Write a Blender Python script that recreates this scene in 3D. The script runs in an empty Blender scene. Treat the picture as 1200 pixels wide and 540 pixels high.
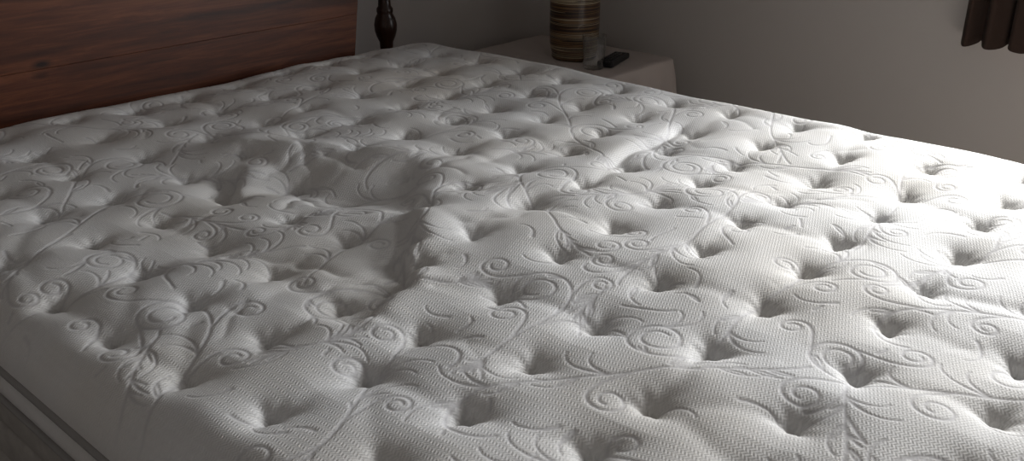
import bpy, math, random
import numpy as np
from mathutils import Matrix, Vector
random.seed(7); rng=np.random.default_rng(11)
S=bpy.context.scene
S.view_settings.view_transform='Standard'

# ------------------------------------------------------------ helpers
def link(o,parent=None):
    S.collection.objects.link(o)
    if parent: o.parent=parent
    return o
def empty(name):
    e=bpy.data.objects.new(name,None); e.empty_display_size=.1; return link(e)
def mesh_np(name,V,F,mat=None,parent=None,smooth=True):
    V=np.asarray(V,dtype=np.float32); F=np.asarray(F,dtype=np.int32)
    me=bpy.data.meshes.new(name); k=F.shape[1]
    me.vertices.add(len(V)); me.vertices.foreach_set('co',V.ravel())
    me.loops.add(F.size); me.loops.foreach_set('vertex_index',F.ravel())
    me.polygons.add(len(F)); me.polygons.foreach_set('loop_start',np.arange(0,F.size,k,dtype=np.int32))
    me.update(calc_edges=True); me.validate()
    me.polygons.foreach_set('use_smooth',np.full(len(me.polygons),smooth))
    if mat: me.materials.append(mat)
    return link(bpy.data.objects.new(name,me),parent)
def boxes(name,bl,mat,parent=None,bevel=0.0):
    V=[];F=[]
    for (x0,y0,z0,x1,y1,z1) in bl:
        n=len(V)
        V+=[(x0,y0,z0),(x1,y0,z0),(x1,y1,z0),(x0,y1,z0),(x0,y0,z1),(x1,y0,z1),(x1,y1,z1),(x0,y1,z1)]
        F+=[[n,n+3,n+2,n+1],[n+4,n+5,n+6,n+7],[n,n+1,n+5,n+4],[n+1,n+2,n+6,n+5],[n+2,n+3,n+7,n+6],[n+3,n,n+4,n+7]]
    o=mesh_np(name,V,F,mat,parent,False)
    if bevel:
        m=o.modifiers.new('b','BEVEL'); m.width=bevel; m.segments=3
    return o
def lathe(name,prof,mat,parent=None,loc=(0,0,0),n=64):
    V=[];F=[]
    for r,z in prof:
        for i in range(n):
            a=2*math.pi*i/n; V.append((loc[0]+r*math.cos(a),loc[1]+r*math.sin(a),loc[2]+z))
    for k in range(len(prof)-1):
        for i in range(n):
            j=(i+1)%n; F.append([k*n+i,k*n+j,(k+1)*n+j,(k+1)*n+i])
    return mesh_np(name,V,F,mat,parent)
def mat_new(name,col=(.5,.5,.5),rough=.6,**kw):
    m=bpy.data.materials.new(name); m.use_nodes=True
    b=m.node_tree.nodes['Principled BSDF']
    b.inputs['Base Color'].default_value=(*col,1); b.inputs['Roughness'].default_value=rough
    for k,v in kw.items(): b.inputs[k].default_value=v
    return m,m.node_tree,b
def N(nt,t,**kw):
    n=nt.nodes.new(t)
    for k,v in kw.items():
        if k in n.inputs: n.inputs[k].default_value=v
        else: setattr(n,k,v)
    return n
def ramp(nt,stops):
    r=nt.nodes.new('ShaderNodeValToRGB'); e=r.color_ramp.elements
    while len(e)<len(stops): e.new(.5)
    for i,(p,c) in enumerate(stops): e[i].position=p; e[i].color=(*c,1)
    return r

# ------------------------------------------------------------ materials
def fabric():
    m,nt,b=mat_new('mattress_ticking',(.6,.6,.58),.95); L=nt.links
    b.inputs['Specular IOR Level'].default_value=.2
    tc=N(nt,'ShaderNodeTexCoord')
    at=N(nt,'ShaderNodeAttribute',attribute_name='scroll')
    n1=N(nt,'ShaderNodeTexNoise',Scale=5.0,Detail=3.0); L.new(tc.outputs['Object'],n1.inputs['Vector'])
    r1=ramp(nt,[(.35,(.67,.67,.67)),(.72,(.645,.63,.605))]); L.new(n1.outputs['Fac'],r1.inputs['Fac'])
    n2=N(nt,'ShaderNodeTexNoise',Scale=2.3,Detail=1.0); L.new(tc.outputs['Object'],n2.inputs['Vector'])
    r2=ramp(nt,[(.66,(0,0,0)),(.74,(1,1,1))]); L.new(n2.outputs['Fac'],r2.inputs['Fac'])
    mx=N(nt,'ShaderNodeMixRGB'); L.new(r1.outputs[0],mx.inputs[1]); mx.inputs[2].default_value=(.58,.5,.4,1)
    k=N(nt,'ShaderNodeMath',operation='MULTIPLY'); L.new(r2.outputs[0],k.inputs[0]); k.inputs[1].default_value=.25; L.new(k.outputs[0],mx.inputs[0])
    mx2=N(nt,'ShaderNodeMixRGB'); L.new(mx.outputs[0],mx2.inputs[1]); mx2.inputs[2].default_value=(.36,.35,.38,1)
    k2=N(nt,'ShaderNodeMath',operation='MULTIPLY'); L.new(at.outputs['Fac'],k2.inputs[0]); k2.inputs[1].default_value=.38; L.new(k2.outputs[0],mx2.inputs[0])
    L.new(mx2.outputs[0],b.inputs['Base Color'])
    sp=N(nt,'ShaderNodeSeparateXYZ'); L.new(tc.outputs['Object'],sp.inputs[0])
    def M(op,a,c):
        q=N(nt,'ShaderNodeMath',operation=op)
        for i,v in enumerate((a,c)):
            if v is None: continue
            if isinstance(v,(int,float)): q.inputs[i].default_value=v
            else: L.new(v,q.inputs[i])
        return q.outputs[0]
    zz=M('MULTIPLY',M('PINGPONG',sp.outputs['X'],.005),.5)
    ph=M('MULTIPLY',M('ADD',sp.outputs['Y'],zz),2*math.pi/.0042)
    s=M('SINE',ph,None)
    nf=N(nt,'ShaderNodeTexNoise',Scale=320.0,Detail=2.0); L.new(tc.outputs['Object'],nf.inputs['Vector'])
    tot=M('ADD',s,M('MULTIPLY',nf.outputs['Fac'],1.6))
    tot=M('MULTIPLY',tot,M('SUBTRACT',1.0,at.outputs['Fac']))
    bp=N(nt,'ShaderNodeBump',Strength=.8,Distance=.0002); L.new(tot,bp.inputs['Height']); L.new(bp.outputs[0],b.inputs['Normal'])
    return m
M_fab=fabric()
def sidefab():
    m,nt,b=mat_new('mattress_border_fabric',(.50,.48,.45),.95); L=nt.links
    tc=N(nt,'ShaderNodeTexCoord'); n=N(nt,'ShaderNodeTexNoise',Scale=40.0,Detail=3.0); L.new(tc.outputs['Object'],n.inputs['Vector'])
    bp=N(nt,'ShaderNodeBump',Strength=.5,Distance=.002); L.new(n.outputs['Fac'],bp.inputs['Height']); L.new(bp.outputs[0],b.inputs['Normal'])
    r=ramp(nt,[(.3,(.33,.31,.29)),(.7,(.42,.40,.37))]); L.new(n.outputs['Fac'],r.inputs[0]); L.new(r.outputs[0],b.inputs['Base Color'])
    return m
M_side=sidefab()
M_pipe,_,_=mat_new('piping_cord',(.28,.27,.26),.8)
def wood(name,c0,c1,c2,axis='X',rough=.42,sheen=.35):
    m,nt,b=mat_new(name,c1,rough); L=nt.links
    b.inputs['Specular IOR Level'].default_value=sheen
    tc=N(nt,'ShaderNodeTexCoord'); mp=N(nt,'ShaderNodeMapping'); L.new(tc.outputs['Object'],mp.inputs[0])
    mp.inputs['Scale'].default_value=(1.0,10,14) if axis=='X' else (9,9,1.1)
    n0=N(nt,'ShaderNodeTexNoise',Scale=1.6,Detail=2.0); L.new(mp.outputs[0],n0.inputs['Vector'])
    n=N(nt,'ShaderNodeTexNoise',Scale=4.0,Detail=9.0,Roughness=.7,Distortion=.5); L.new(mp.outputs[0],n.inputs['Vector'])
    mixn=N(nt,'ShaderNodeMath',operation='ADD'); L.new(n.outputs['Fac'],mixn.inputs[0])
    q=N(nt,'ShaderNodeMath',operation='MULTIPLY'); L.new(n0.outputs['Fac'],q.inputs[0]); q.inputs[1].default_value=.6; L.new(q.outputs[0],mixn.inputs[1])
    r=ramp(nt,[(.55,c0),(.80,c1),(1.05,c2)]); L.new(mixn.outputs[0],r.inputs[0])
    mk=N(nt,'ShaderNodeMapping'); L.new(tc.outputs['Object'],mk.inputs[0]); mk.inputs['Scale'].default_value=(2.6,.01,7) if axis=='X' else (5,5,2)
    v=N(nt,'ShaderNodeTexVoronoi',Scale=1.6); L.new(mk.outputs[0],v.inputs['Vector'])
    rk=ramp(nt,[(.035,(1,1,1)),(.12,(0,0,0))]); L.new(v.outputs['Distance'],rk.inputs[0])
    mx=N(nt,'ShaderNodeMixRGB'); L.new(rk.outputs[0],mx.inputs[0]); L.new(r.outputs[0],mx.inputs[1]); mx.inputs[2].default_value=(c0[0]*.5,c0[1]*.5,c0[2]*.5,1)
    L.new(mx.outputs[0],b.inputs['Base Color'])
    bp=N(nt,'ShaderNodeBump',Strength=.15,Distance=.001); L.new(n.outputs['Fac'],bp.inputs['Height']); L.new(bp.outputs[0],b.inputs['Normal'])
    return m
M_wood=wood('knotty_pine_stained',(.030,.0085,.0045),(.09,.0255,.010),(.175,.055,.022))
M_post=wood('dark_turned_wood',(.012,.005,.003),(.03,.011,.006),(.05,.02,.01),'Z',.3)
M_frame,_,_=mat_new('frame_metal',(.04,.035,.03),.5,Metallic=.6)
def wallm():
    m,nt,b=mat_new('painted_plaster',(.52,.485,.46),.85); L=nt.links
    tc=N(nt,'ShaderNodeTexCoord'); n=N(nt,'ShaderNodeTexNoise',Scale=180.0,Detail=3.0); L.new(tc.outputs['Object'],n.inputs['Vector'])
    bp=N(nt,'ShaderNodeBump',Strength=.25,Distance=.001); L.new(n.outputs['Fac'],bp.inputs['Height']); L.new(bp.outputs[0],b.inputs['Normal'])
    return m
M_wall=wallm()
M_ceil,_,_=mat_new('ceiling_paint',(.34,.32,.30),.9)
def carpet():
    m,nt,b=mat_new('carpet_pile',(.16,.12,.09),1.0); L=nt.links
    tc=N(nt,'ShaderNodeTexCoord'); n=N(nt,'ShaderNodeTexNoise',Scale=220.0,Detail=3.0); L.new(tc.outputs['Object'],n.inputs['Vector'])
    r=ramp(nt,[(.3,(.05,.035,.025)),(.7,(.11,.08,.06))]); L.new(n.outputs['Fac'],r.inputs[0]); L.new(r.outputs[0],b.inputs['Base Color'])
    bp=N(nt,'ShaderNodeBump',Strength=.8,Distance=.005); L.new(n.outputs['Fac'],bp.inputs['Height']); L.new(bp.outputs[0],b.inputs['Normal'])
    return m
M_floor=carpet()
M_trim,_,_=mat_new('trim_paint',(.6,.58,.55),.5)
M_dark,_,_=mat_new('black_plastic',(.012,.012,.013),.35)
def cloth(name,c,sc=500.0):
    m,nt,b=mat_new(name,c,.95); L=nt.links
    tc=N(nt,'ShaderNodeTexCoord'); n=N(nt,'ShaderNodeTexNoise',Scale=sc,Detail=2.0); L.new(tc.outputs['Object'],n.inputs['Vector'])
    bp=N(nt,'ShaderNodeBump',Strength=.4,Distance=.001); L.new(n.outputs['Fac'],bp.inputs['Height']); L.new(bp.outputs[0],b.inputs['Normal'])
    return m
M_cloth=cloth('tablecloth_linen',(.54,.48,.45))
M_curt=cloth('curtain_fabric',(.035,.018,.012))
M_shade=cloth('lampshade_linen',(.6,.52,.4))

# ------------------------------------------------------------ mattress
X0,X1,Y0,Y1=.315,1.845,-.07,2.01; ZT=.65
def tufts():
    P=[]
    for j in range(-2,13):
        for i in range(-4,11):
            x0=.625+.154*math.exp(-j/2.2) if j>=0 else {-1:.80,-2:.84}[j]
            x=x0+i*(.134 if i>=0 else .116)+rng.normal()*.005
            y=.292+.1435*j+.055*(x-.5)+rng.normal()*.005
            if X0+.07<x<X1-.075 and Y0+.05<y<Y1-.04: P.append((x,y,rng.uniform(.8,1.2),rng.uniform(0,6.28)))
    return P
TUFTS=tufts()
TP=np.array([(t[0],t[1]) for t in TUFTS])
CW,CH=int((X1-X0)*1000),int((Y1-Y0)*1000)
smap=np.zeros((CH,CW),np.float32)
OC=3; occ=np.zeros((CH//OC+2,CW//OC+2),np.int32); SID=[0]
K=7; gy,gx=np.mgrid[-K:K+1,-K:K+1]
kern={}
def stamp(x,y,w):
    px,py=int((x-X0)*1000),int((y-Y0)*1000)
    if K<px<CW-K-1 and K<py<CH-K-1:
        w=round(w,1)
        if w not in kern: kern[w]=np.exp(-(gx**2+gy**2)/(2*w*w)).astype(np.float32)
        s=smap[py-K:py+K+1,px-K:px+K+1]; np.maximum(s,kern[w],out=s)
        return True
    return False
def blocked(x,y,own,rad=1):
    px,py=int((x-X0)*1000)//OC,int((y-Y0)*1000)//OC
    s=occ[max(0,py-rad):py+rad+1,max(0,px-rad):px+rad+1]
    return bool(((s!=0)&(s!=own)).any())
def stroke(x,y,th,length,kf,wf,free=.014):
    """curvature kf(t), width wf(t); stops before touching an older stroke"""
    SID[0]+=1; sid=SID[0]; n=max(6,int(length/.0012)); ds=length/n; pts=[]; marks=[]
    for s in range(n):
        t=s/n; th+=kf(t)*ds; x+=math.cos(th)*ds; y+=math.sin(th)*ds
        if s*ds>free and blocked(x+math.cos(th)*.004,y+math.sin(th)*.004,sid): break
        if not stamp(x,y,wf(t)) : 
            if s*ds>.01: break
        pts.append((x,y,th)); marks.append((int((y-Y0)*1000)//OC,int((x-X0)*1000)//OC))
        if len(marks)>8:
            a=marks[-8]
            if 0<=a[0]<occ.shape[0] and 0<=a[1]<occ.shape[1]: occ[a]=sid
    for a in marks:
        if 0<=a[0]<occ.shape[0] and 0<=a[1]<occ.shape[1]: occ[a]=sid
    return pts or [(x,y,th)]
W0=1.35
def curl(x,y,th,s,r,lead,free=.014,turn=.8):
    Ls=2*math.pi*r*turn; L=lead+Ls; a=lead/L
    def kf(t):
        if t<a: return s*(-2.6+ (1/r+2.6)*(t/a)**2.4)
        q=(t-a)/(1-a); return s/(r*(1-.62*q))
    return stroke(x,y,th,L,kf,lambda t:(W0+.25*math.sin(3.1*t)),free)
def teardrop(x,y,th,l,s):
    stroke(x,y,th+.55*s,l,lambda t:-s*1.5/l,lambda t:W0*(1-.3*t),.03)
    stroke(x,y,th-.10*s,l,lambda t:s*(.9-1.9*t)/l,lambda t:W0*(1-.3*t),.03)
def comma(x,y,th,l,s):
    stroke(x,y,th,l,lambda t:s*(.4+2.4*t)/l,lambda t:max(.9,2.2*(1-t)),.016)
def vine(x,y,th,s,sc):
    r=random.uniform(.028,.042)*sc
    p=curl(x,y,th,s,r,random.uniform(.20,.31)*sc,.012,1.05)
    if len(p)<30: return
    n=len(p)
    for f,sg in ((.10,s),(.18,-s),(.27,s),(.37,-s),(.46,s),(.56,-s),(.68,-s)):
        a=p[min(n-1,int(f*n))]; q=random.random()
        if q<.38: curl(a[0],a[1],a[2]+sg*.35,sg,random.uniform(.016,.025)*sc,random.uniform(.045,.08)*sc,.014,.8)
        elif q<.66: teardrop(a[0],a[1],a[2]+sg*.4,random.uniform(.05,.07)*sc,sg)
        else:
            comma(a[0],a[1],a[2]+sg*.45,.07*sc,sg); comma(a[0],a[1],a[2]+sg*.85,.05*sc,sg)
yy=Y0+.05; row=0
while yy<Y1:
    xx=X0+(.02 if row%2 else .13); c=0
    while xx<X1:
        th=random.choice([.5,2.3,-.7,3.6])+random.uniform(-.5,.5); s=1 if (c+row)%2 else -1
        vine(xx,yy,th,s,1.1); vine(xx,yy,th+math.pi-.2*s,s,1.0)
        xx+=.22; c+=1
    yy+=.165; row+=1
for _ in range(800):
    a,b_=random.uniform(X0+.02,X1-.02),random.uniform(Y0+.02,Y1-.02)
    if not blocked(a,b_,0,4):
        th=random.uniform(0,6.28); s=random.choice((-1,1)); q=random.random()
        if q<.33: curl(a,b_,th,s,random.uniform(.013,.023),random.uniform(.045,.09),.004,.7)
        elif q<.57: teardrop(a,b_,th,random.uniform(.04,.06),s)
        else: comma(a,b_,th,random.uniform(.04,.065),s)

def samp(x,y):
    px=np.clip((x-X0)*1000,0,CW-1.001); py=np.clip((y-Y0)*1000,0,CH-1.001)
    ix=px.astype(int); iy=py.astype(int); ix=np.minimum(ix,CW-2); iy=np.minimum(iy,CH-2); fx=px-ix; fy=py-iy
    return (smap[iy,ix]*(1-fx)+smap[iy,ix+1]*fx)*(1-fy)+(smap[iy+1,ix]*(1-fx)+smap[iy+1,ix+1]*fx)*fy

nx,ny=900,1220
u=np.linspace(0,1,nx); v=np.linspace(0,1,ny)
gxv,gyv=np.meshgrid(X0+(X1-X0)*u,Y0+(Y1-Y0)*v)
x=gxv.copy(); y=gyv.copy()
rc=.11
cx,cy=(X0+X1)/2,(Y0+Y1)/2; hx,hy=(X1-X0)/2,(Y1-Y0)/2
ax=np.abs(x-cx)-(hx-rc); ay=np.abs(y-cy)-(hy-rc)
m=(ax>0)&(ay>0)
ln=np.sqrt(ax**2+ay**2)+1e-9; mxv=np.maximum(ax,ay)
sc=np.where(m,mxv/ln,1)
x=np.where(m,cx+np.sign(x-cx)*(hx-rc+ax*sc),x); y=np.where(m,cy+np.sign(y-cy)*(hy-rc+ay*sc),y)
ax=np.abs(x-cx)-(hx-rc); ay=np.abs(y-cy)-(hy-rc)
d=np.where((ax>0)&(ay>0),rc-np.sqrt(np.maximum(ax,0)**2+np.maximum(ay,0)**2),np.minimum(rc-ax,rc-ay)); d=np.maximum(d,0)
RW,RHh=.085,.058
edge=np.where(d<RW,RHh*(1-np.sqrt(np.maximum(1-((RW-d)/RW)**2.3,0))),0)
z=np.zeros_like(x)
env=np.clip(d/.085,0,1); env=env*env*(3-2*env)
near=np.full_like(x,9.)
tz=np.zeros_like(x)
for (tx,ty,am,ph) in TUFTS:
    ix0=max(0,int((tx-.16-X0)/(X1-X0)*nx)); ix1=min(nx,int((tx+.16-X0)/(X1-X0)*nx)); iy0=max(0,int((ty-.16-Y0)/(Y1-Y0)*ny)); iy1=min(ny,int((ty+.16-Y0)/(Y1-Y0)*ny))
    sl=(slice(iy0,iy1),slice(ix0,ix1))
    dx=x[sl]-tx; dy=y[sl]-ty; r=np.sqrt(dx*dx+dy*dy)+1e-6; a=np.arctan2(dy,dx)
    r2=np.sqrt((dx*.88)**2+(dy*1.12)**2)
    pleat=1+.30*np.cos(3*a+ph)*np.exp(-((r-.030)/.022)**2)+.15*np.cos(6*a+ph*2)*np.exp(-((r-.022)/.014)**2)
    tz[sl]+=-.014*am*np.exp(-(r/.0105)**1.3)-.0130*am*np.exp(-r2/.0225)*pleat
    near[sl]=np.minimum(near[sl],r)
z+=tz+.006*np.sin(np.clip(near/.085,0,1)*math.pi/2)
def groove(x1,y1,x2,y2,w,dep,step=0.,wob=0.,wl=.1,k=5.):
    global z
    L=math.hypot(x2-x1,y2-y1); ux,uy=(x2-x1)/L,(y2-y1)/L
    s=((x-x1)*ux+(y-y1)*uy)/L; o=-(x-x1)*uy+(y-y1)*ux
    o=o+wob*np.sin(s*L/wl*6.283+x1*40)
    e=np.exp(-np.maximum(np.abs(s-.5)-.35,0)**2/.02)
    z-=dep*e*np.exp(-np.abs(o/w)**1.5)
    if step: z+=step*e*np.tanh(o/w)*np.exp(-(o/(w*k))**2)
for k,(tx,ty,am,ph) in enumerate(TUFTS):
    dd=np.hypot(TP[:,0]-tx,TP[:,1]-ty)
    for q in np.argsort(dd)[1:5]:
        if q>k and rng.random()<.5 and dd[q]<.19:
            x0_,x1_=min(tx,TP[q,0])-.05,max(tx,TP[q,0])+.05; y0_,y1_=min(ty,TP[q,1])-.05,max(ty,TP[q,1])+.05
            ia,ib=[int(np.clip((c-X0)/(X1-X0)*nx,0,nx)) for c in (x0_,x1_)]; ja,jb=[int(np.clip((c-Y0)/(Y1-Y0)*ny,0,ny)) for c in (y0_,y1_)]
            sl=(slice(ja,jb),slice(ia,ib))
            ux,uy=(TP[q,0]-tx)/dd[q],(TP[q,1]-ty)/dd[q]
            s=((x[sl]-tx)*ux+(y[sl]-ty)*uy)/dd[q]; o=-(x[sl]-tx)*uy+(y[sl]-ty)*ux+.005*np.sin(s*5+ph)
            e=np.clip(1-np.abs(s-.5)/.62,0,1)**.7
            z[sl]-=rng.uniform(.001,.003)*e*np.exp(-(o/.014)**2)
def g(cx_,cy_,sx,sy,h,rot=0):
    c,s=math.cos(rot),math.sin(rot); dx,dy=x-cx_,y-cy_
    return h*np.exp(-((dx*c+dy*s)/sx)**2-((-dx*s+dy*c)/sy)**2)
z+=g(.66,1.05,.14,.45,-.010)+g(.90,1.24,.13,.15,-.018)+g(1.0,.93,.18,.13,.013,-.4)+g(1.45,.85,.18,.5,-.010)+g(.62,.50,.2,.25,.005)
groove(.88,1.53,1.10,1.19,.045,-.018,0,.004,.2)
groove(.78,1.42,1.00,1.10,.045,.014,0,.004,.2)
groove(.755,1.32,.845,1.42,.012,.013,-.012)
groove(.725,.840,.800,.935,.013,.014,-.016,.002,.09,4.5)
groove(.805,.915,.885,1.025,.018,.009,-.012,.003,.08,4.)
groove(.91,1.04,1.06,1.22,.022,.006,-.008,.006,.09)
groove(.61,.82,.74,.86,.014,.008,-.006,.003)
for (wx,wy,an,l,dp) in ((.80,.99,2.5,.10,.004),(.86,1.07,2.2,.11,.004),(.93,1.12,1.9,.13,.005),(.90,.93,-.5,.12,.003),(.76,.90,2.9,.11,.003),(.98,1.02,-.25,.14,.003),(1.03,1.15,-.1,.12,.003),(.84,1.17,1.3,.12,.004),(.92,1.30,1.1,.12,.004),(.99,1.25,1.7,.10,.004),(.78,1.20,.6,.10,.003),(.86,1.36,.2,.12,.003),(.70,.93,1.8,.10,.003),(.68,1.03,2.2,.10,.003)):
    groove(wx,wy,wx+l*math.cos(an),wy+l*math.sin(an),.009,dp,dp*.3,.003,.06)
groove(1.28,.94,1.60,.965,.011,.010,.004,.005,.2)
groove(.97,.93,1.28,.90,.018,.005,.003,.008,.2)
groove(.42,.98,.66,.95,.02,.003,.003,.006)
groove(1.10,1.12,1.42,1.08,.018,.005,.003,.006,.2)
for _ in range(45):
    wx,wy=rng.uniform(X0+.1,X1-.1),rng.uniform(Y0+.1,Y1-.1); th=rng.normal()*.5+(-.3 if rng.random()<.7 else 1.2); l=rng.uniform(.04,.11)
    groove(wx,wy,wx+l*math.cos(th),wy+l*math.sin(th),rng.uniform(.006,.010),rng.uniform(.0006,.0016),0,.003,.08)
z+=.004*np.sin(x*9+1.3)*np.sin(y*7.3+.4)+.002*np.sin(x*21+y*9)+.0015*np.sin(y*26-x*13)
z*=env
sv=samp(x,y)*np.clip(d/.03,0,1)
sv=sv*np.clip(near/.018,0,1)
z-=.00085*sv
z+=ZT+.004-edge
V=np.stack([x.ravel(),y.ravel(),z.ravel()],1)
idx=np.arange(nx*ny).reshape(ny,nx)
F=np.stack([idx[:-1,:-1].ravel(),idx[:-1,1:].ravel(),idx[1:,1:].ravel(),idx[1:,:-1].ravel()],1)
mattress=empty('mattress')
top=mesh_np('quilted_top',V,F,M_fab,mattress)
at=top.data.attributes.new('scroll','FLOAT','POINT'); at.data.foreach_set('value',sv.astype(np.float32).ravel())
def rr_loop(off):
    pts=[]
    r=rc+off
    for (qx,qy,a0) in ((cx+hx-rc,cy+hy-rc,0),(cx-hx+rc,cy+hy-rc,90),(cx-hx+rc,cy-hy+rc,180),(cx+hx-rc,cy-hy+rc,270)):
        for i in range(17):
            a=math.radians(a0+90*i/16); pts.append((qx+r*math.cos(a),qy+r*math.sin(a)))
    out=[]
    for i,p in enumerate(pts):
        q=pts[(i+1)%len(pts)]; out.append(p)
        if (i+1)%17==0:
            for k in range(1,120): out.append((p[0]+(q[0]-p[0])*k/120,p[1]+(q[1]-p[1])*k/120))
    return out
def sweep(name,prof,mat,parent,wav=0.):
    V=[];F=[];n=None
    for k,(o,zz_) in enumerate(prof):
        lp=rr_loop(o); n=len(lp)
        for i,(a,b_) in enumerate(lp): V.append((a,b_,zz_+wav*math.sin(i*.37)*math.sin(k*.8)))
    for k in range(len(prof)-1):
        for i in range(n):
            j=(i+1)%n; F.append([k*n+i,(k+1)*n+i,(k+1)*n+j,k*n+j])
    return mesh_np(name,V,F,mat,parent)
zt=ZT-.05
prof=[]
for t in np.linspace(0,1,12): prof.append((.012*math.sin(math.pi*t)-.003,zt-.0-.045*t))
sweep('pillow_top_gusset',prof,M_fab,mattress)
prof=[]
for t in np.linspace(0,1,40): prof.append((.006*abs(math.sin(math.pi*t*3))**.5-.004,zt-.045-.185*t))
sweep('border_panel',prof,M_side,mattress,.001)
def cord(name,zc,rad,off):
    return sweep(name,[(off+rad*math.cos(a),zc+rad*math.sin(a)) for a in np.linspace(0,2*math.pi,13)],M_pipe,mattress)
cord('piping_upper',zt-.002,.005,.0); cord('piping_middle',zt-.046,.006,.002); cord('piping_lower',.362,.006,.0)
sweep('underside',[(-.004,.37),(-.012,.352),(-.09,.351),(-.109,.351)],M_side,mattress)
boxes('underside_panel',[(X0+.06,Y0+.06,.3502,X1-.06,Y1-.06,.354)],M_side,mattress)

# box spring and frame
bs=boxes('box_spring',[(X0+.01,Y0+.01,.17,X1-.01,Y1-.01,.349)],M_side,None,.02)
fr=[(X0,Y0,.13,X0+.04,Y1,.169),(X1-.04,Y0,.13,X1,Y1,.169),(X0+.04,Y0,.13,X1-.04,Y0+.04,.169),(X0+.04,Y1-.04,.13,X1-.04,Y1,.169),(X0+.04,.9,.13,X1-.04,.94,.169)]
for fx in (X0+.02,X1-.07,cx-.025):
    for fy in (Y0+.1,.9,Y1-.2): fr.append((fx,fy,0.0,fx+.05,fy+.05,.13))
boxes('bed_frame',fr,M_frame)

# ------------------------------------------------------------ headboard
hb=empty('headboard')
yb0,yb1=2.055,2.085
def hb_top(xx): 
    t=(xx-cx)/(hx); return 1.02+.16*math.cos(min(1,abs(t))*math.pi/2)
xr=1.635; xl=2*cx-xr
zb=[.30,.50,.735,.90,1.25]; NB=len(zb)-1
for k in range(NB):
    V=[];F=[];n=60
    za,zb_=zb[k]+.0003,zb[k+1]-.0003
    def ex(zv): return .06*(min(zv,.9)-.65)/.2
    for i in range(n+1):
        t=i/n
        xa=xl-ex(za)*.5+(xr-xl+ex(za))*t; xb=xl-ex(zb_)*.5+(xr-xl+ex(zb_))*t
        ztop=zb_ if k<NB-1 else hb_top(xb)
        V+=[(xa,yb0,za),(xb,yb0,ztop),(xb,yb1,ztop),(xa,yb1,za)]
    for i in range(n):
        a=4*i; b=4*(i+1)
        for q in range(4):
            F.append([a+q,b+q,b+(q+1)%4,a+(q+1)%4])
    F.append([0,1,2,3]); F.append([4*n+3,4*n+2,4*n+1,4*n])
    o=mesh_np('board_%d'%(k+1),V,F,M_wood,hb,False)
    md=o.modifiers.new('b','BEVEL'); md.width=.0007; md.segments=2; md.limit_method='ANGLE'
for k,px in enumerate((1.772,2*cx-1.772)):
    pr=[(.0,.0),(.034,.0),(.034,.44),(.028,.46),(.036,.475),(.036,.49),(.022,.51),(.022,.53),(.018,.60),(.02,.635),(.027,.65),(.032,.668),(.033,.685),(.029,.703),(.022,.716),(.024,.722),(.0235,.73),(.0185,.737),(.017,.76),(.019,.80),(.024,.86),(.027,.92),(.024,.97),(.017,1.0),(.026,1.01),(.026,1.02),(.015,1.03),(.03,1.055),(.036,1.085),(.03,1.115),(.012,1.135),(0,1.14)]
    lathe('post_%d'%(k+1),pr,M_post,hb,(px,2.085,0),40)
boxes('lower_rail',[(2*cx-1.772,2.06,.36,1.772,2.09,.46)],M_wood,hb,.004)
boxes('stretcher',[(2*cx-1.772,2.065,.55,1.772,2.085,.60)],M_wood,hb,.004)

# ------------------------------------------------------------ room
RX0,RX1,RY0,RY1,RH=-1.7,2.72,-2.3,2.21,2.4
boxes('floor',[(RX0-.1,RY0-.1,-.1,RX1+.1,RY1+.1,0)],M_floor)
boxes('ceiling',[(RX0-.1,RY0-.1,RH,RX1+.1,RY1+.1,RH+.1)],M_ceil)
boxes('wall_back',[(RX0-.1,RY1,0,RX1+.1,RY1+.1,RH)],M_wall)
boxes('wall_front',[(RX0-.1,RY0-.1,0,RX1+.1,RY0,RH)],M_wall)
boxes('wall_left',[(RX0-.1,RY0,0,RX0,RY1,RH)],M_wall)
WY0,WY1,WZ0,WZ1=-.75,.72,.78,2.02
boxes('wall_right',[(RX1,RY0,0,RX1+.1,WY0,RH),(RX1,WY1,0,RX1+.1,RY1,RH),(RX1,WY0,0,RX1+.1,WY1,WZ0),(RX1,WY0,WZ1,RX1+.1,WY1,RH)],M_wall)
boxes('baseboard_back',[(RX0,RY1-.015,0,RX1,RY1,.09)],M_trim); boxes('baseboard_right',[(RX1-.015,RY0,0,RX1,RY1-.015,.09)],M_trim)
w=empty('window_1')
t=.035
boxes('window_frame',[(RX1+.02,WY0,WZ0,RX1+.09,WY0+t,WZ1),(RX1+.02,WY1-t,WZ0,RX1+.09,WY1,WZ1),(RX1+.02,WY0+t,WZ0,RX1+.09,WY1-t,WZ0+t),(RX1+.02,WY0+t,WZ1-t,RX1+.09,WY1-t,WZ1),(RX1+.03,WY0+t,1.42,RX1+.08,WY1-t,1.455)],M_trim,w,.003)
boxes('sill',[(RX1-.03,WY0-.04,WZ0-.025,RX1+.02,WY1+.02,WZ0)],M_trim,w,.004)
def curtain(name,ya,yb,zt_,zb_,xc,amp,folds,seed,ret):
    V=[];F=[];n=200;mm=60
    for j in range(mm+1):
        tt=j/mm
        for i in range(n+1):
            s=i/n; ph=s*folds*2*math.pi
            a=amp*(.55+.45*tt)
            k=max(0,(s-.9)/.1) if ret>0 else max(0,(.1-s)/.1)
            xx=xc+(a*math.sin(ph+seed)+.25*a*math.sin(2.3*ph+1+seed+tt))*(1-k)+k*k*(RX1-.006-xc)
            yy=ya+(yb-ya)*s+.35*a*math.cos(ph+seed)
            zz_=zt_+(zb_-zt_)*tt + tt*.006*math.sin(ph*1.0+.7)
            V.append((xx,yy,zz_))
    for j in range(mm):
        for i in range(n):
            a=j*(n+1)+i; F.append([a,a+1,a+n+2,a+n+1])
    o=mesh_np(name,V,F,M_curt); md=o.modifiers.new('s','SOLIDIFY'); md.thickness=.004
    return o
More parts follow.
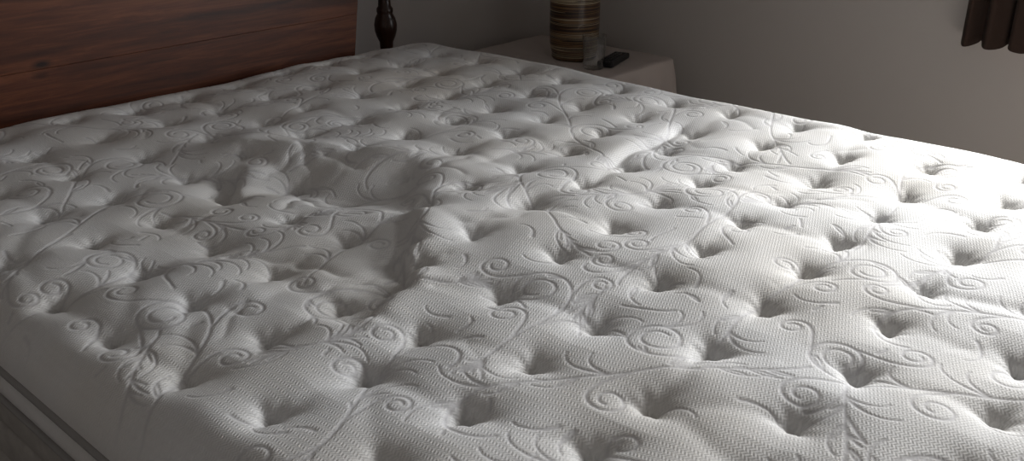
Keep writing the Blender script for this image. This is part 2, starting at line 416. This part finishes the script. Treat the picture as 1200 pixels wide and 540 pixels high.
curtain('curtain',.52,.785,2.14,.685,2.63,.025,4,0.4,1)
curtain('curtain',-1.0,-.72,2.14,.685,2.63,.025,4,1.7,-1)
cr=empty('curtain_rod')
o=lathe('rod',[(0,-1.15),(.012,-1.15),(.012,.92),(0,.92)],M_post,cr,(0,0,0),20)
o.rotation_euler=(-math.pi/2,0,0); o.location=(2.63,0,2.155)
boxes('brackets',[(2.625,.86,2.14,RX1,.875,2.165),(2.625,-1.1,2.14,RX1,-1.085,2.165)],M_post,cr)

# ------------------------------------------------------------ nightstand with cloth
NX0,NX1,NY0,NY1,NZ=1.97,2.51,1.57,2.12,.54
ns=empty('nightstand')
bl=[(NX0+.02,NY0+.02,NZ-.03,NX1-.02,NY1-.01,NZ-.004)]
for a in (NX0+.03,NX1-.07):
    for c in (NY0+.03,NY1-.06): bl.append((a,c,0,a+.04,c+.04,NZ-.03))
bl.append((NX0+.035,NY0+.035,.15,NX1-.035,NY1-.025,.17))
boxes('table',bl,M_post,ns,.003)
def cloth_drape():
    V=[];F=[]
    ccx,ccy=(NX0+NX1)/2,(NY0+NY1)/2; ax_,ay_=(NX1-NX0)/2,(NY1-NY0)/2
    per=[]
    r=.02
    for (qx,qy,a0) in ((ccx+ax_-r,ccy+ay_-r,0),(ccx-ax_+r,ccy+ay_-r,90),(ccx-ax_+r,ccy-ay_+r,180),(ccx+ax_-r,ccy-ay_+r,270)):
        for i in range(20):
            a=math.radians(a0+90*i/19); per.append((qx+r*math.cos(a),qy+r*math.sin(a),math.cos(a),math.sin(a)))
        last=per[-1]
        q={0:(ccx-ax_+r,ccy+ay_),90:(ccx-ax_,ccy-ay_+r),180:(ccx+ax_-r,ccy-ay_),270:(ccx+ax_,ccy+ay_-r)}[a0]
        for k in range(1,80): per.append((last[0]+(q[0]-last[0])*k/80,last[1]+(q[1]-last[1])*k/80,last[2],last[3]))
    n=len(per)
    rings=[('t',.0),('t',.5),('t',.9),('t',.985),('s',.0)]+[('s',k/24) for k in range(1,25)]
    for kind,tv in rings:
        for i,(a,b_,nx_,ny_) in enumerate(per):
            if kind=='t': V.append((ccx+(a-ccx)*tv,ccy+(b_-ccy)*tv,NZ+.001*math.sin(a*40)*math.sin(b_*33)))
            else:
                dz=.46*tv; f=.016*min(1,tv*2.2)*(math.sin(i*.21)+.5*math.sin(i*.47+1)); o_=.006*min(1,tv*10)+f+.01*tv
                if ny_>.5: o_=min(o_,.03)
                V.append((a+nx_*o_,b_+ny_*o_,NZ-.004-dz))
    for k in range(len(rings)-1):
        for i in range(n):
            j=(i+1)%n; F.append([k*n+i,(k+1)*n+i,(k+1)*n+j,k*n+j])
    return mesh_np('cloth_cover',V,F,M_cloth,ns)
cloth_drape()
# ------------------------------------------------------------ table lamp
def stripes():
    m,nt,b=mat_new('banded_ceramic',(.3,.2,.1),.35); L=nt.links
    tc=N(nt,'ShaderNodeTexCoord'); mp=N(nt,'ShaderNodeMapping'); L.new(tc.outputs['Object'],mp.inputs[0]); mp.inputs['Scale'].default_value=(.6,.6,62)
    n=N(nt,'ShaderNodeTexNoise',Scale=1.0,Detail=2.0,Roughness=.7); L.new(mp.outputs[0],n.inputs['Vector'])
    r=ramp(nt,[(.0,(.015,.008,.005)),(.40,(.045,.02,.01)),(.47,(.17,.095,.04)),(.51,(.02,.009,.005)),(.56,(.36,.28,.18)),(.61,(.05,.025,.012)),(.67,(.26,.17,.09))]); r.color_ramp.interpolation='CONSTANT'
    L.new(n.outputs['Fac'],r.inputs[0]); L.new(r.outputs[0],b.inputs['Base Color'])
    bp=N(nt,'ShaderNodeBump',Strength=.5,Distance=.003); L.new(n.outputs['Fac'],bp.inputs['Height']); L.new(bp.outputs[0],b.inputs['Normal'])
    return m
M_str=stripes()
lamp=empty('table_lamp'); lx,ly=2.30,1.81
lathe('base',[(0,0),(.066,0),(.070,.006),(.070,.02),(.075,.035),(.077,.08),(.077,.27),(.074,.30),(.06,.325),(.03,.34),(.015,.345)],M_str,lamp,(lx,ly,NZ+.0015))
M_brass,_,_=mat_new('brass',(.35,.22,.08),.3,Metallic=1.0)
lathe('neck',[(.015,.34),(.012,.35),(.012,.44),(.018,.445),(.018,.50),(0,.505)],M_brass,lamp,(lx,ly,NZ),24)
sh=lathe('shade',[(.19,.42),(.125,.67)],M_shade,lamp,(lx,ly,NZ)); md=sh.modifiers.new('s','SOLIDIFY'); md.thickness=.002
lathe('shade_ring',[(.0,.505),(.19,.425),(.19,.422),(0,.502)],M_brass,lamp,(lx,ly,NZ),3)
def glassm():
    m=bpy.data.materials.new('clear_glass'); m.use_nodes=True; nt=m.node_tree; nt.nodes.clear()
    o=N(nt,'ShaderNodeOutputMaterial'); t_=N(nt,'ShaderNodeBsdfTransparent'); t_.inputs[0].default_value=(.97,.98,.98,1)
    g_=N(nt,'ShaderNodeBsdfGlossy'); g_.inputs['Roughness'].default_value=.05
    f=N(nt,'ShaderNodeLayerWeight',Blend=.5); mx=N(nt,'ShaderNodeMixShader')
    pw=N(nt,'ShaderNodeMath',operation='POWER'); nt.links.new(f.outputs['Facing'],pw.inputs[0]); pw.inputs[1].default_value=3.0
    ml=N(nt,'ShaderNodeMath',operation='MULTIPLY_ADD'); nt.links.new(pw.outputs[0],ml.inputs[0]); ml.inputs[1].default_value=.7; ml.inputs[2].default_value=.08
    nt.links.new(ml.outputs[0],mx.inputs[0]); nt.links.new(t_.outputs[0],mx.inputs[1]); nt.links.new(g_.outputs[0],mx.inputs[2]); nt.links.new(mx.outputs[0],o.inputs[0])
    return m
M_glass=glassm()
gl=lathe('drinking_glass',[(0,0),(.028,0),(.031,.004),(.036,.10),(.0345,.10),(.0298,.010),(0,.008)],M_glass,None,(2.225,1.675,NZ+.0015),48)
M_btn,_,_=mat_new('rubber_keys',(.03,.03,.032),.6)
rm=empty('remote_control')
b1=boxes('body',[(-.025,-.075,0,.025,.075,.018)],M_dark,rm,.005)
b2=boxes('keys',[(-.018+.013*i,-.06+.018*j,.0175,-.009+.013*i,-.05+.018*j,.0205) for i in range(3) for j in range(7)],M_btn,rm,.001)
rm.location=(2.325,1.675,NZ+.002); rm.rotation_euler=(0,0,math.radians(-75))

# ------------------------------------------------------------ light
def area(name,loc,rot,sx,sy,e,col,spread=180):
    l=bpy.data.lights.new(name,'AREA'); l.shape='RECTANGLE'; l.size=sx; l.size_y=sy; l.energy=e; l.color=col; l.spread=math.radians(spread)
    o=bpy.data.objects.new(name,l); o.location=loc; o.rotation_euler=rot; return link(o)
# daylight from the horizon side, and the stronger sky light that falls steeply near the window
area('window_daylight',(RX1+.13,(WY0+WY1)/2,1.10),(0,math.radians(90),0),.60,1.45,50,(.98,.99,1.0),140)
area('sky_light',(RX1+.30,.22,1.72),(0,math.radians(90-57),0),.4,1.0,36,(1.0,.985,.955),74)
wd=bpy.data.worlds.new('World'); S.world=wd; wd.use_nodes=True
bg=wd.node_tree.nodes['Background']; bg.inputs[0].default_value=(.7,.8,1,1); bg.inputs[1].default_value=.6

# ------------------------------------------------------------ camera
cam=bpy.data.cameras.new('camera'); cam.sensor_width=36; cam.lens=33; cam.clip_start=.02
co=link(bpy.data.objects.new('camera',cam)); S.camera=co
yaw=math.radians(48); p=math.radians(23.35)
hd=Vector((math.sin(yaw),math.cos(yaw),0)); rt=Vector((math.cos(yaw),-math.sin(yaw),0))
fw=hd*math.cos(p)-Vector((0,0,math.sin(p))); up=rt.cross(fw)
Mx=Matrix((rt,up,-fw)).transposed().to_4x4(); Mx.translation=Vector((0,0,1.21))
co.matrix_world=Mx
